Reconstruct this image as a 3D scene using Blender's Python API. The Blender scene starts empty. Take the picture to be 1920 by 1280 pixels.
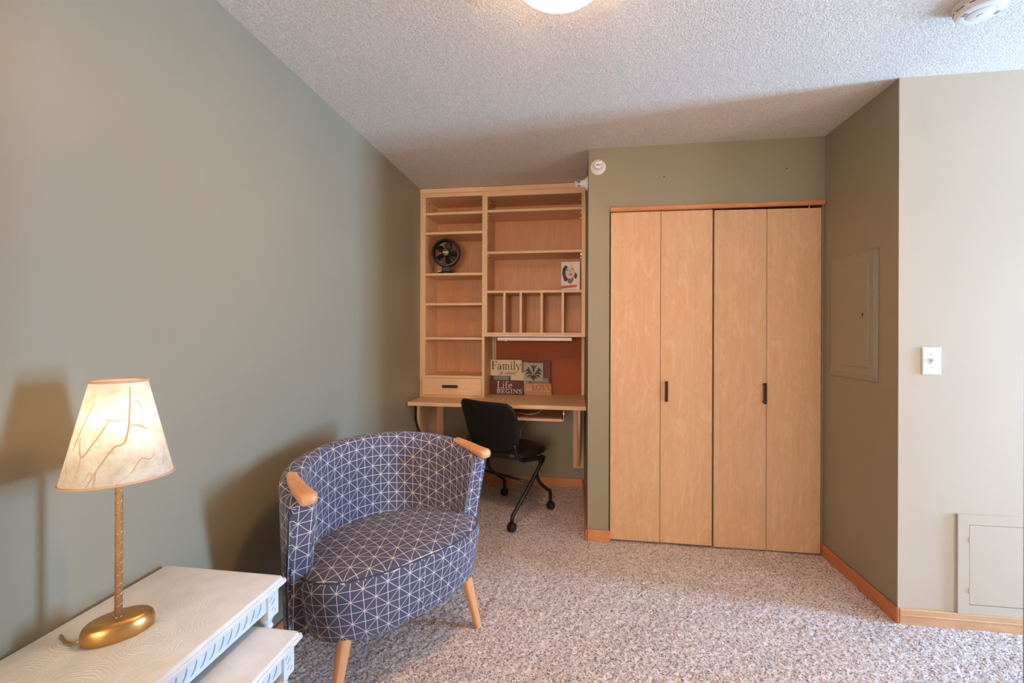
import bpy, bmesh, math, random
import numpy as np
from mathutils import Matrix, Vector, Euler
random.seed(7); rng = np.random.default_rng(7)
PI = math.pi
S = bpy.context.scene
C = S.collection

# ------------------------------------------------------------------ camera
CAM_H = 1.2953; YAW = 0.14035; ROLL = 0.00333; FPX = 828.0; HY = 621.8
cam = bpy.data.cameras.new('camera'); cam.sensor_width = 36; cam.sensor_fit = 'HORIZONTAL'
cam.lens = FPX * 36 / 1920; cam.shift_y = -(640 - HY) / 1920; cam.clip_start = 0.05
camo = bpy.data.objects.new('camera', cam); C.objects.link(camo)
R = Vector((math.cos(YAW), math.sin(YAW), 0)); U = Vector((0, 0, 1)); F = Vector((-math.sin(YAW), math.cos(YAW), 0))
cr, sr = math.cos(ROLL), math.sin(ROLL)
R2 = cr * R + sr * U; U2 = cr * U - sr * R
camo.matrix_world = Matrix(((R2.x, U2.x, -F.x, 0), (R2.y, U2.y, -F.y, 0), (R2.z, U2.z, -F.z, CAM_H), (0, 0, 0, 1)))
S.camera = camo

# ------------------------------------------------------------------ world, daylight, exposure
S.view_settings.view_transform = 'Standard'; S.view_settings.look = 'None'
S.view_settings.gamma = 1; S.view_settings.use_curve_mapping = False
S.view_settings.exposure = 0.0
S.cycles.max_bounces = 8; S.cycles.diffuse_bounces = 5; S.cycles.use_denoising = True
S.cycles.caustics_reflective = False; S.cycles.caustics_refractive = False
S.cycles.sample_clamp_indirect = 4
wd = bpy.data.worlds.new('world'); S.world = wd; wd.use_nodes = True
wd.node_tree.nodes['Background'].inputs[0].default_value = (0.72, 0.85, 1.0, 1)
wd.node_tree.nodes['Background'].inputs[1].default_value = 1.5

def area(name, loc, rot, sx, sy, power, col):
    l = bpy.data.lights.new(name, 'AREA'); l.shape = 'RECTANGLE'; l.size = sx; l.size_y = sy
    l.energy = power; l.color = col
    o = bpy.data.objects.new(name, l); o.location = loc; o.rotation_euler = rot; C.objects.link(o)
    return o
# daylight at two windows, added rear fill (lights stand just outside the openings)
L_PATIO = (182, 338, 555); L_SIDE = (118, 104, 90); L_REAR_FILL = (124, 103, 84)   # watts per channel
L_DOME = (106, 60, 31); L_BULB = (12, 11, 9.4)                               # emission per channel
def split(c): m = max(max(c), 1e-6); return m, tuple(x / m for x in c)
area('daylight_patio_door', (5.22, 1.72, 1.12), (0, PI/2 + .14, 0), 1.98, 0.66, *split(L_PATIO))
area('daylight_side_window', (5.22, -1.2, 1.35), (0, PI/2, 0), 1.55, 1.2, *split(L_SIDE))
area('rear_fill_light', (-0.55, -3.0, 1.40), (PI/2 + .25, 0, 0), 1.2, 1.3, *split(L_REAR_FILL))  # fill added behind the camera to brighten the surfaces facing it

# ------------------------------------------------------------------ helpers
WM = {}
def mat_of(loc, rz): return Matrix.Translation(Vector(loc)) @ Matrix.Rotation(rz, 4, 'Z')
def props(o, label=None, cat=None, group=None, kind=None):
    if label: o['label'] = label
    if cat: o['category'] = cat
    if group: o['group'] = group
    if kind: o['kind'] = kind
    return o
def thing(name, label, cat, loc=(0, 0, 0), rz=0.0, group=None, kind=None):
    o = bpy.data.objects.new(name, None); C.objects.link(o); o.empty_display_size = 0.05
    o.location = loc; o.rotation_euler = (0, 0, rz); WM[o] = mat_of(loc, rz)
    return props(o, label, cat, group, kind)
def obj(name, bm, mat, parent=None, smooth=False, world=False, bevel=0, seg=2, autos=None):
    """one mesh object; coordinates are the parent's local ones unless world=True"""
    if world and parent is not None: bm.transform(WM[parent].inverted())
    me = bpy.data.meshes.new(name); bmesh.ops.recalc_face_normals(bm, faces=bm.faces[:]); bm.to_mesh(me); bm.free()
    if smooth: me.polygons.foreach_set('use_smooth', [True] * len(me.polygons))
    if autos is not None:
        me.polygons.foreach_set('use_smooth', [True] * len(me.polygons)); me.set_sharp_from_angle(angle=autos)
    me.materials.append(mat)
    o = bpy.data.objects.new(name, me); C.objects.link(o)
    if parent is not None: o.parent = parent; WM[o] = WM[parent].copy()
    else: WM[o] = Matrix.Identity(4)
    if bevel:
        m = o.modifiers.new('bevel', 'BEVEL'); m.width = bevel; m.segments = seg; m.limit_method = 'ANGLE'; m.angle_limit = 0.6
    return o
def share(name, me, parent, M):
    o = bpy.data.objects.new(name, me); C.objects.link(o); o.parent = parent; o.matrix_local = M
    return o
def B(): return bmesh.new()
def box(bm, x0, x1, y0, y1, z0, z1):
    v = [bm.verts.new(p) for p in ((x0,y0,z0),(x1,y0,z0),(x1,y1,z0),(x0,y1,z0),(x0,y0,z1),(x1,y0,z1),(x1,y1,z1),(x0,y1,z1))]
    for f in ((0,3,2,1),(4,5,6,7),(0,1,5,4),(1,2,6,5),(2,3,7,6),(3,0,4,7)): bm.faces.new([v[i] for i in f])
    return bm
def bx(*a): return box(B(), *a)
def loft(bm, rings, cap=True, close=True):
    """rings: list of equally long point lists"""
    vs = [[bm.verts.new(p) for p in r] for r in rings]
    n = len(vs[0])
    for a, b in zip(vs, vs[1:]):
        for i in range(n if close else n - 1):
            j = (i + 1) % n
            bm.faces.new((a[i], a[j], b[j], b[i]))
    if cap: bm.faces.new(vs[0][::-1]); bm.faces.new(vs[-1])
    return vs
def circ(r, z, n=24, cx=0, cy=0, ry=None, rot=0):
    ry = r if ry is None else ry; out = []
    for k in range(n):
        a = 2 * PI * k / n; x, y = r * math.cos(a), ry * math.sin(a)
        out.append((cx + x * math.cos(rot) - y * math.sin(rot), cy + x * math.sin(rot) + y * math.cos(rot), z))
    return out
def lathe(bm, prof, n=24, cx=0, cy=0, cap=True):
    loft(bm, [circ(max(r, 1e-4), z, n, cx, cy) for r, z in prof], cap); return bm
def tube(bm, pts, r, n=10, cap=True):
    pts = [Vector(p) for p in pts]; rings = []; up = None
    rr = r if isinstance(r, (list, tuple)) else [r] * len(pts)
    for i, p in enumerate(pts):
        t = (pts[min(i+1, len(pts)-1)] - pts[max(i-1, 0)]).normalized()
        if up is None:
            up = Vector((0, 0, 1)) if abs(t.z) < .9 else Vector((1, 0, 0))
        a = t.cross(up).normalized(); b = a.cross(t).normalized(); up = b
        rings.append([tuple(p + rr[i] * (math.cos(2*PI*k/n) * a + math.sin(2*PI*k/n) * b)) for k in range(n)])
    loft(bm, rings, cap); return bm
def smoothpath(pts, n=6):
    """Catmull-Rom through pts"""
    P = [Vector(p) for p in pts]; P = [2*P[0]-P[1]] + P + [2*P[-1]-P[-2]]; out = []
    for i in range(1, len(P) - 2):
        for k in range(n):
            t = k / n; a, b, c, d = P[i-1:i+3]
            out.append(0.5 * ((2*b) + (c-a)*t + (2*a-5*b+4*c-d)*t*t + (3*b-a-3*c+d)*t**3))
    out.append(P[-2]); return out
def orient(bm, M): bm.transform(M); return bm
TOX = Matrix.Rotation(PI/2, 4, 'Y')       # local z axis -> world x
TOYN = Matrix.Rotation(PI/2, 4, 'X')      # local z axis -> world -y

# ------------------------------------------------------------------ materials
def newmat(name):
    m = bpy.data.materials.new(name); m.use_nodes = True
    return m, m.node_tree, m.node_tree.nodes['Principled BSDF']
def N(nt, t, **kw):
    n = nt.nodes.new(t)
    for k, v in kw.items():
        if k in n.inputs: n.inputs[k].default_value = v
        else: setattr(n, k, v)
    return n
def L(nt, a, ao, b, bi): nt.links.new(a.outputs[ao], b.inputs[bi])
def srgb(r, g, b):
    f = lambda c: ((c/255) / 12.92) if c/255 <= .04045 else ((c/255 + .055) / 1.055) ** 2.4
    return (f(r), f(g), f(b), 1)
def ramp(nt, stops):
    r = nt.nodes.new('ShaderNodeValToRGB'); e = r.color_ramp.elements
    while len(e) < len(stops): e.new(.5)
    for x, (p, c) in zip(e, stops): x.position = p; x.color = c
    return r
def plain(name, col, rough=.5, metal=0, spec=.5, bump=0, bscale=200, var=.04):
    m, nt, p = newmat(name)
    p.inputs['Roughness'].default_value = rough; p.inputs['Metallic'].default_value = metal
    p.inputs['Specular IOR Level'].default_value = spec
    tc = N(nt, 'ShaderNodeTexCoord'); nz = N(nt, 'ShaderNodeTexNoise', Scale=bscale if bump else 30, Detail=3)
    L(nt, tc, 'Object', nz, 'Vector')
    c0 = tuple(c * (1 - var) for c in col[:3]) + (1,); c1 = tuple(min(1, c * (1 + var)) for c in col[:3]) + (1,)
    r = ramp(nt, [(.3, c0), (.7, c1)]); L(nt, nz, 'Fac', r, 0); L(nt, r, 0, p, 'Base Color')
    if bump:
        b = N(nt, 'ShaderNodeBump', Strength=bump, Distance=.002); L(nt, nz, 'Fac', b, 'Height'); L(nt, b, 0, p, 'Normal')
    return m
def paint(name, col, rough=.5):
    m, nt, p = newmat(name)
    p.inputs['Roughness'].default_value = rough; p.inputs['Specular IOR Level'].default_value = .35
    tc = N(nt, 'ShaderNodeTexCoord'); nz = N(nt, 'ShaderNodeTexNoise', Scale=260, Detail=3)
    n2 = N(nt, 'ShaderNodeTexNoise', Scale=1.3, Detail=2)
    L(nt, tc, 'Object', nz, 'Vector'); L(nt, tc, 'Object', n2, 'Vector')
    r = ramp(nt, [(.3, tuple(c*.97 for c in col[:3]) + (1,)), (.7, tuple(c*1.03 for c in col[:3]) + (1,))])
    L(nt, n2, 'Fac', r, 0); L(nt, r, 0, p, 'Base Color')
    b = N(nt, 'ShaderNodeBump', Strength=.12, Distance=.0015); L(nt, nz, 'Fac', b, 'Height'); L(nt, b, 0, p, 'Normal')
    return m
def wood(name, light, dark, axis='z', scale=1.0, rough=.38, fig=.5):
    """maple veneer: stretched grain plus cloudy figure"""
    m, nt, p = newmat(name); p.inputs['Roughness'].default_value = rough; p.inputs['Specular IOR Level'].default_value = .4
    tc = N(nt, 'ShaderNodeTexCoord'); mp = N(nt, 'ShaderNodeMapping')
    mp.inputs['Scale'].default_value = {'z': (14, 14, 1.1), 'x': (1.1, 14, 14), 'y': (14, 1.1, 14)}[axis]
    L(nt, tc, 'Object', mp, 'Vector')
    g = N(nt, 'ShaderNodeTexNoise', Scale=2.2*scale, Detail=6, Roughness=.65, Distortion=.6); L(nt, mp, 0, g, 'Vector')
    mp2 = N(nt, 'ShaderNodeMapping'); mp2.inputs['Scale'].default_value = {'z': (3, 3, .9), 'x': (.9, 3, 3), 'y': (3, .9, 3)}[axis]
    L(nt, tc, 'Object', mp2, 'Vector')
    cl = N(nt, 'ShaderNodeTexNoise', Scale=3.2*scale, Detail=4, Roughness=.6, Distortion=2.2); L(nt, mp2, 0, cl, 'Vector')
    w = N(nt, 'ShaderNodeMath', operation='MULTIPLY'); w.inputs[1].default_value = 22; L(nt, cl, 'Fac', w, 0)
    sn = N(nt, 'ShaderNodeMath', operation='SINE'); L(nt, w, 0, sn, 0)
    mm = N(nt, 'ShaderNodeMath', operation='MULTIPLY_ADD'); mm.inputs[1].default_value = .10*fig; L(nt, sn, 0, mm, 0); L(nt, g, 'Fac', mm, 2)
    m3 = N(nt, 'ShaderNodeMix', data_type='FLOAT'); m3.inputs[0].default_value = .35
    L(nt, mm, 0, m3, 2); L(nt, cl, 'Fac', m3, 3)
    r = ramp(nt, [(.30, dark), (.68, light)]); L(nt, m3, 0, r, 0); L(nt, r, 0, p, 'Base Color')
    return m
OLIVE = paint('olive_paint', srgb(147, 138, 116), .42)
CREAM = paint('cream_paint', srgb(206, 191, 171), .5)
MAPLE_L, MAPLE_D = srgb(216, 177, 140), srgb(204, 159, 119)
MAPLE = wood('maple_veneer', MAPLE_L, MAPLE_D, 'z', 1.2, .36, 1.3)
MAPLEX = wood('maple_horizontal', srgb(236, 198, 158), srgb(222, 177, 134), 'x', 1.0, .4, .3)
MAPLEZ = wood('maple_vertical', srgb(236, 198, 158), srgb(222, 177, 134), 'z', 1.0, .4, .3)
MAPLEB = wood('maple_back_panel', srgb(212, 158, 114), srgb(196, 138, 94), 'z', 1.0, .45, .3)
OAKX = wood('oak_trim_x', srgb(214, 148, 100), srgb(184, 116, 72), 'x', 1.5, .4, .3)
OAKY = wood('oak_trim_y', srgb(206, 132, 84), srgb(178, 104, 60), 'y', 1.5, .4, .3)
BEECH = wood('beech_chair_wood', srgb(222, 165, 116), srgb(204, 140, 92), 'z', 1.2, .35, .3)
WHITEP = plain('white_plastic', srgb(238, 236, 232), .35, var=.01)
BLACKP = plain('black_plastic', srgb(14, 13, 14), .45)
BLACKM = plain('black_metal', srgb(20, 19, 19), .3)
STEEL = plain('brushed_steel', srgb(190, 188, 184), .28, metal=1)
BRONZE = plain('dark_bronze', srgb(62, 42, 34), .35, metal=.6)
LEATHER = plain('black_seat_vinyl', srgb(30, 20, 17), .32, bump=.2, bscale=160)
CORK = plain('rust_pinboard', srgb(164, 88, 56), .8, bump=.4, bscale=260, var=.12)
DARK = plain('dark_void', srgb(12, 10, 9), .9)
CABLE = plain('pale_cable', srgb(205, 196, 186), .5)

def carpet():
    m, nt, p = newmat('speckled_carpet'); p.inputs['Roughness'].default_value = .95; p.inputs['Specular IOR Level'].default_value = .1
    tc = N(nt, 'ShaderNodeTexCoord')
    v = N(nt, 'ShaderNodeTexVoronoi', Scale=225.0, Randomness=1.0); L(nt, tc, 'Object', v, 'Vector')
    sp = N(nt, 'ShaderNodeSeparateColor'); L(nt, v, 'Color', sp, 0)
    n2 = N(nt, 'ShaderNodeTexNoise', Scale=430, Detail=2); L(nt, tc, 'Object', n2, 'Vector')
    n3 = N(nt, 'ShaderNodeTexNoise', Scale=5, Detail=3); L(nt, tc, 'Object', n3, 'Vector')
    a = N(nt, 'ShaderNodeMath', operation='MULTIPLY_ADD'); a.inputs[1].default_value = .6; L(nt, sp, 0, a, 0)
    b = N(nt, 'ShaderNodeMath', operation='MULTIPLY'); b.inputs[1].default_value = .55; L(nt, n2, 'Fac', b, 0); L(nt, b, 0, a, 2)
    r = ramp(nt, [(.23, srgb(84, 58, 54)), (.36, srgb(160, 132, 125)), (.47, srgb(208, 190, 184)), (.8, srgb(240, 230, 226))])
    L(nt, a, 0, r, 0)
    mx = N(nt, 'ShaderNodeMix', data_type='RGBA', blend_type='MULTIPLY'); mx.inputs[0].default_value = 1
    r2 = ramp(nt, [(.3, (.90, .89, .88, 1)), (.7, (1, 1, 1, 1))]); L(nt, n3, 'Fac', r2, 0)
    L(nt, r, 0, mx, 6); L(nt, r2, 0, mx, 7); L(nt, mx, 2, p, 'Base Color')
    bp = N(nt, 'ShaderNodeBump', Strength=.5, Distance=.003); L(nt, a, 0, bp, 'Height'); L(nt, bp, 0, p, 'Normal')
    return m
CARPET = carpet()
def popcorn():
    m, nt, p = newmat('popcorn_ceiling'); p.inputs['Roughness'].default_value = .95; p.inputs['Specular IOR Level'].default_value = .1
    tc = N(nt, 'ShaderNodeTexCoord')
    v = N(nt, 'ShaderNodeTexVoronoi', Scale=170.0); L(nt, tc, 'Object', v, 'Vector')
    n2 = N(nt, 'ShaderNodeTexNoise', Scale=110, Detail=4, Roughness=.7); L(nt, tc, 'Object', n2, 'Vector')
    s = N(nt, 'ShaderNodeMath', operation='SUBTRACT'); L(nt, n2, 'Fac', s, 0)
    k = N(nt, 'ShaderNodeMath', operation='MULTIPLY'); k.inputs[1].default_value = .45; L(nt, v, 'Distance', k, 0); L(nt, k, 0, s, 1)
    bp = N(nt, 'ShaderNodeBump', Strength=.55, Distance=.006); L(nt, s, 0, bp, 'Height'); L(nt, bp, 0, p, 'Normal')
    r = ramp(nt, [(.15, srgb(216, 207, 196)), (.5, srgb(242, 234, 222))]); L(nt, s, 0, r, 0); L(nt, r, 0, p, 'Base Color')
    return m
POP = popcorn()
def fabric():
    """navy cloth printed with a lattice: square grid plus diagonals through every other node"""
    m, nt, p = newmat('lattice_fabric'); p.inputs['Roughness'].default_value = .85; p.inputs['Specular IOR Level'].default_value = .25
    p.inputs['Sheen Weight'].default_value = .15
    uv = N(nt, 'ShaderNodeUVMap', uv_map='UVMap'); SP = .043; WD = .0011
    nz = N(nt, 'ShaderNodeTexNoise', Scale=14, Detail=2); L(nt, uv, 0, nz, 'Vector')
    sub = N(nt, 'ShaderNodeVectorMath', operation='SUBTRACT'); sub.inputs[1].default_value = (.5, .5, .5); L(nt, nz, 'Color', sub, 0)
    scl = N(nt, 'ShaderNodeVectorMath', operation='SCALE'); scl.inputs['Scale'].default_value = .006; L(nt, sub, 0, scl, 0)
    add = N(nt, 'ShaderNodeVectorMath', operation='ADD'); L(nt, uv, 0, add, 0); L(nt, scl, 0, add, 1)
    sep = N(nt, 'ShaderNodeSeparateXYZ'); L(nt, add, 0, sep, 0)
    sm = N(nt, 'ShaderNodeMath', operation='ADD'); L(nt, sep, 'X', sm, 0); L(nt, sep, 'Y', sm, 1)
    df = N(nt, 'ShaderNodeMath', operation='SUBTRACT'); L(nt, sep, 'X', df, 0); L(nt, sep, 'Y', df, 1)
    res = None
    for src, per, wd_ in ((sep.outputs['X'], SP, WD), (sep.outputs['Y'], SP, WD), (sm.outputs[0], 2*SP, WD*1.25), (df.outputs[0], 2*SP, WD*1.25)):
        pp = N(nt, 'ShaderNodeMath', operation='PINGPONG'); pp.inputs[1].default_value = per/2; nt.links.new(src, pp.inputs[0])
        lt = N(nt, 'ShaderNodeMath', operation='LESS_THAN'); lt.inputs[1].default_value = wd_; L(nt, pp, 0, lt, 0)
        if res is None: res = lt
        else:
            mxx = N(nt, 'ShaderNodeMath', operation='MAXIMUM'); L(nt, res, 0, mxx, 0); L(nt, lt, 0, mxx, 1); res = mxx
    weave = N(nt, 'ShaderNodeTexNoise', Scale=900, Detail=2); L(nt, uv, 0, weave, 'Vector')
    r = ramp(nt, [(.3, srgb(72, 69, 86)), (.7, srgb(86, 82, 100))]); L(nt, weave, 'Fac', r, 0)
    mx = N(nt, 'ShaderNodeMix', data_type='RGBA'); L(nt, res, 0, mx, 0); L(nt, r, 0, mx, 6); mx.inputs[7].default_value = srgb(214, 203, 196)
    L(nt, mx, 2, p, 'Base Color')
    bp = N(nt, 'ShaderNodeBump', Strength=.25, Distance=.001); L(nt, weave, 'Fac', bp, 'Height'); L(nt, bp, 0, p, 'Normal')
    return m
FABRIC = fabric()

# ------------------------------------------------------------------ room shell
XL, XR, XA = -1.233, 1.441, 0.085          # left wall, closet-side return wall, alcove side wall
YC, YN, YB, YBK = 2.80, 2.205, 3.415, 3.745  # closet wall, cream wall, bookcase front, alcove back wall
H = 2.44; XF, Y0 = 5.1, -2.8
def struct(name, bm, mat, parent=None, label=None, **kw):
    o = obj(name, bm, mat, parent, **kw)
    if parent is None: props(o, label=label, kind='structure')
    return o
def carpet_mesh():
    # visible carpet as a fine uneven grid, the rest of the floor as a plain slab
    d = .0075; x0, x1, y0, y1 = XL, 2.2, .95, YBK
    nx, ny = int((x1-x0)/d), int((y1-y0)/d)
    X, Y = np.meshgrid(np.linspace(x0, x1, nx), np.linspace(y0, y1, ny))
    Z = rng.uniform(-.003, .003, X.shape) + .002*np.sin(X*9+np.cos(Y*7)*2)*np.cos(Y*8) - .002
    X = X + rng.uniform(-.0025, .0025, X.shape); Y = Y + rng.uniform(-.0025, .0025, X.shape)
    V = np.stack([X, Y, Z], -1).reshape(-1, 3)
    i = np.arange(nx*ny).reshape(ny, nx)
    Q = np.stack([i[:-1, :-1], i[:-1, 1:], i[1:, 1:], i[1:, :-1]], -1).reshape(-1, 4)
    V2 = [(XL-.1, Y0-.1, -.008), (XF+.1, Y0-.1, -.008), (XF+.1, 4.0, -.008), (XL-.1, 4.0, -.008)]
    V2 += [(a, b, -.08) for a, b, _ in V2]; k = len(V)
    faces = Q.tolist() + [[k, k+1, k+2, k+3], [k+7, k+6, k+5, k+4], [k, k+4, k+5, k+1], [k+1, k+5, k+6, k+2], [k+2, k+6, k+7, k+3], [k+3, k+7, k+4, k]]
    me = bpy.data.meshes.new('floor'); me.from_pydata(V.tolist() + V2, [], faces); me.update()
    me.polygons.foreach_set('use_smooth', [True]*len(Q) + [False]*6)
    me.materials.append(CARPET); o = bpy.data.objects.new('floor', me); C.objects.link(o); WM[o] = Matrix.Identity(4)
    props(o, label='speckled beige cut pile carpet', kind='structure')
carpet_mesh()
struct('ceiling', bx(XL-.1, XF+.1, Y0-.1, YBK+.1, H, H+.1), POP, label='white popcorn textured ceiling')
struct('wall_left', bx(XL-.1, XL, Y0-.1, YBK+.1, 0, H), OLIVE, label='long olive painted wall beside the armchair')
struct('wall_alcove_back', bx(XL, XA, YBK, YBK+.1, 0, H), OLIVE, label='olive wall at the back of the desk alcove')
bm = bx(XA, .215, YC, YC+.1, 0, H); box(bm, .215, XR, YC, YC+.1, 2.045, H); box(bm, 1.432, XR, YC+.012, YC+.1, 0, 2.045)
struct('wall_closet', bm, OLIVE, label='olive wall around the closet doors')
struct('wall_alcove_right', bx(XA, XA+.1, YC+.1, YBK+.1, 0, H), OLIVE, label='olive side wall between alcove and closet')
struct('wall_closet_back', bx(XA+.1, XR+.1, 3.4, 3.5, 0, H), DARK, label='dark inside of the closet')
# olive return wall: its end belongs to the cream wall
struct('wall_right', bx(XR, XR+.1, YN+.004, 3.4, 0, H), OLIVE, label='olive return wall with the breaker panel')
struct('wall_entry', bx(XR, XF, YN, YN+.004, 0, H), CREAM, label='bright cream wall at the right')
EX, EY = .924, 1.056
struct('wall_near_right', bx(EX, EX+.11, Y0, EY, 0, H), OLIVE, label='olive wall end at the right edge')
bm = bx(XL, -1.18, Y0-.1, Y0, 0, H); box(bm, .08, XF, Y0-.1, Y0, 0, H); box(bm, -1.18, .08, Y0-.1, Y0, 0, .7); box(bm, -1.18, .08, Y0-.1, Y0, 2.1, H)
struct('wall_rear', bm, CREAM, label='cream wall behind the camera')
bm = bx(XF, XF+.1, Y0-.1, -1.8, 0, H); box(bm, XF, XF+.1, -1.8, -.6, 0, .55); box(bm, XF, XF+.1, -1.8, -.6, 2.15, H)
box(bm, XF, XF+.1, -.6, 1.38, 0, H); box(bm, XF, XF+.1, 1.38, 2.06, 2.12, H); box(bm, XF, XF+.1, 2.06, YN+.1, 0, H)
struct('wall_window', bm, CREAM, label='far cream wall with the windows')
m, nt, p = newmat('window_glass'); p.inputs['Roughness'].default_value = .02
tr = N(nt, 'ShaderNodeBsdfTransparent'); gl = N(nt, 'ShaderNodeBsdfGlossy', Roughness=.02); mx = N(nt, 'ShaderNodeMixShader'); mx.inputs[0].default_value = .05
L(nt, tr, 0, mx, 1); L(nt, gl, 0, mx, 2); L(nt, mx, 0, nt.nodes['Material Output'], 'Surface'); GLASS = m
def window(name, axis, a0, a1, z0, z1, c):
    """frame and pane in a wall opening; axis 'x': wall plane at x=c spanning y a0..a1"""
    def bb(bm, p0, p1, q0, q1, d0, d1):
        return box(bm, d0, d1, p0, p1, q0, q1) if axis == 'x' else box(bm, p0, p1, d0, d1, q0, q1)
    e = thing(name, None, None, (0, 0, 0), 0, kind='structure'); e['label'] = 'white framed window out of view'
    bm = B(); t = .05
    bb(bm, a0, a0+t, z0, z1, c+.03, c+.08); bb(bm, a1-t, a1, z0, z1, c+.03, c+.08)
    bb(bm, a0+t, a1-t, z0, z0+t, c+.03, c+.08); bb(bm, a0+t, a1-t, z1-t, z1, c+.03, c+.08)
    mid = (a0+a1)/2; bb(bm, mid-.02, mid+.02, z0+t, z1-t, c+.03, c+.08)
    obj('window_frame', bm, WHITEP, e)
    bm = B(); bb(bm, a0+t, mid-.02, z0+t, z1-t, c+.05, c+.056); obj('pane', bm, GLASS, e)
    bm = B(); bb(bm, mid+.02, a1-t, z0+t, z1-t, c+.05, c+.056); obj('pane', bm, GLASS, e)
window('window_1', 'x', 1.38, 2.06, .02, 2.12, XF)
window('window_2', 'x', -1.8, -.6, .55, 2.15, XF)
window('rear_fill_window', 'y', -1.18, .08, .7, 2.1, Y0-.1)  # unseen window, added as the opening for the rear fill
# baseboards
def baseboard(name, x0, x1, y0, y1, mat):
    bm = B(); along_x = (x1-x0) > (y1-y0)
    box(bm, x0, x1, y0, y1, -.005, .066)
    return struct(name, bm, mat, bevel=.006, seg=3, label='orange oak baseboard')
T = .013
baseboard('baseboard_left', XL, XL+T, Y0, YBK, OAKY)
baseboard('baseboard_alcove', XL+T, XA-T, YBK-T, YBK, OAKX)
baseboard('baseboard_alcove_right', XA-T, XA, YC-T, YBK, OAKY)
baseboard('baseboard_closet', XA, .224, YC-T, YC, OAKX)
baseboard('baseboard_right', XR-T, XR, YN-T, YC+.01, OAKY)
bm = bx(XR, XF, YN-T, YN, -.005, .066); box(bm, XR, XF, YN-T-.003, YN, .036, .042)
struct('baseboard_entry', bm, wood('pale_oak_trim', srgb(222, 178, 138), srgb(204, 154, 112), 'x', 1.5, .4, .3), bevel=.004, label='pale oak baseboard under the cream wall')

# ------------------------------------------------------------------ closet bifold doors
def bifold(name, x0, xm, x1, z0, zl, zr, hx, label):
    e = thing(name, None, None, ((x0+x1)/2, YC, 0), 0, kind='structure'); e['label'] = label
    g = .0012
    for a, b in ((x0, xm-g), (xm+g, x1)):
        za = zl + (zr-zl)*(a-x0)/(x1-x0); zb = zl + (zr-zl)*(b-x0)/(x1-x0)
        bm = bx(a, b, YC-.002, YC+.03, z0, 1)
        for v in bm.verts:
            if v.co.z > .9: v.co.z = za if v.co.x < (a+b)/2 else zb
        obj('door_panel', bm, MAPLE, e, world=True, bevel=.0015, seg=1)
    hb = B(); hz = .938
    box(hb, hx-.009, hx+.009, YC-.032, YC-.022, hz-.062, hz+.062)
    box(hb, hx-.006, hx+.006, YC-.024, YC-.002, hz-.056, hz-.044); box(hb, hx-.006, hx+.006, YC-.024, YC-.002, hz+.044, hz+.056)
    obj('handle', hb, BRONZE, e, world=True, bevel=.002)['label'] = 'dark bronze bar handle'
    pb = B(); 
    for px in (x0+.05 if hx > 1 else x1-.06, x1-.06 if hx > 1 else x1-.03): lathe(pb, [(.004, 2.0), (.004, 2.037)], 8, px, YC+.014)
    obj('pivot_pin', pb, STEEL, e, world=True)
bifold('door_1', .222, .521, .822, .012, 2.036, 2.034, .552, 'left maple bifold closet door with bronze handle')
bifold('door_2', .832, 1.127, 1.423, .008, 2.030, 2.024, 1.110, 'right maple bifold closet door with bronze handle')
bm = B(); prof = [(YC, 2.038), (YC-.018, 2.038), (YC-.024, 2.044), (YC-.024, 2.060), (YC-.018, 2.066), (YC, 2.066)]
loft(bm, [[(x, y, z) for y, z in prof] for x in (.219, 1.434)])
struct('trim_1', bm, OAKX, autos=.6, label='oak header strip above the closet doors')

# ------------------------------------------------------------------ built-in shelving
DV0, DV1 = -.722, -.681
t = thing('bookcase', 'tall narrow maple bookcase with drawer standing on the desk by olive wall', 'bookcase', ((XL+DV1)/2, YB+.16, .771))
def W(name, bm, mat, par=None, **kw): return obj(name, bm, mat, par, world=True, **kw)
bk = YBK - .012
W('side_panel', bx(XL+.002, -1.186, YB, bk, .771, H-.004), MAPLEZ, t, bevel=.001, seg=1)
W('side_panel', bx(DV0, -.7015, YB, bk, .771, H-.004), MAPLEZ, t, bevel=.001, seg=1)
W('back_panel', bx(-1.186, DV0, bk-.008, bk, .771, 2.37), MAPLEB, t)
W('top_rail', bx(-1.186, DV0, YB+.003, bk-.008, 2.371, H-.004), MAPLEX, t)
W('crown_strip', bx(XL+.002, DV1-.02, YB-.008, YB, 2.400, H-.004), MAPLEX, t, bevel=.002)
for z in (2.248, 2.091, 1.762, 1.524, 1.250, .945):
    W('shelf', bx(-1.186, DV0, YB+.002 if z > 1 else YB, bk-.008, z-.019, z), MAPLEX, t, bevel=.001, seg=1)
W('plinth', bx(-1.186, DV0, YB, YB+.02, .771, .800), MAPLEX, t)
dr = W('drawer', bx(-1.206, -.722, YB-.018, YB+.002, .793, .925), MAPLEX, t, bevel=.002)
hb = B(); box(hb, -1.034, -.909, YB-.040, YB-.030, .851, .873)
for x in (-1.024, -.927): box(hb, x, x+.01, YB-.032, YB-.016, .856, .868)
obj('handle', hb, BRONZE, dr, world=True, bevel=.002)['label'] = 'dark bronze bar pull'
for z in (2.330,):
    for x in (-1.186, DV0-.022):
        for y in (YB+.05, YB+.21): W('shelf_clip', bx(x, x+.022, y, y+.008, z, z+.006), STEEL, t)

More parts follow.
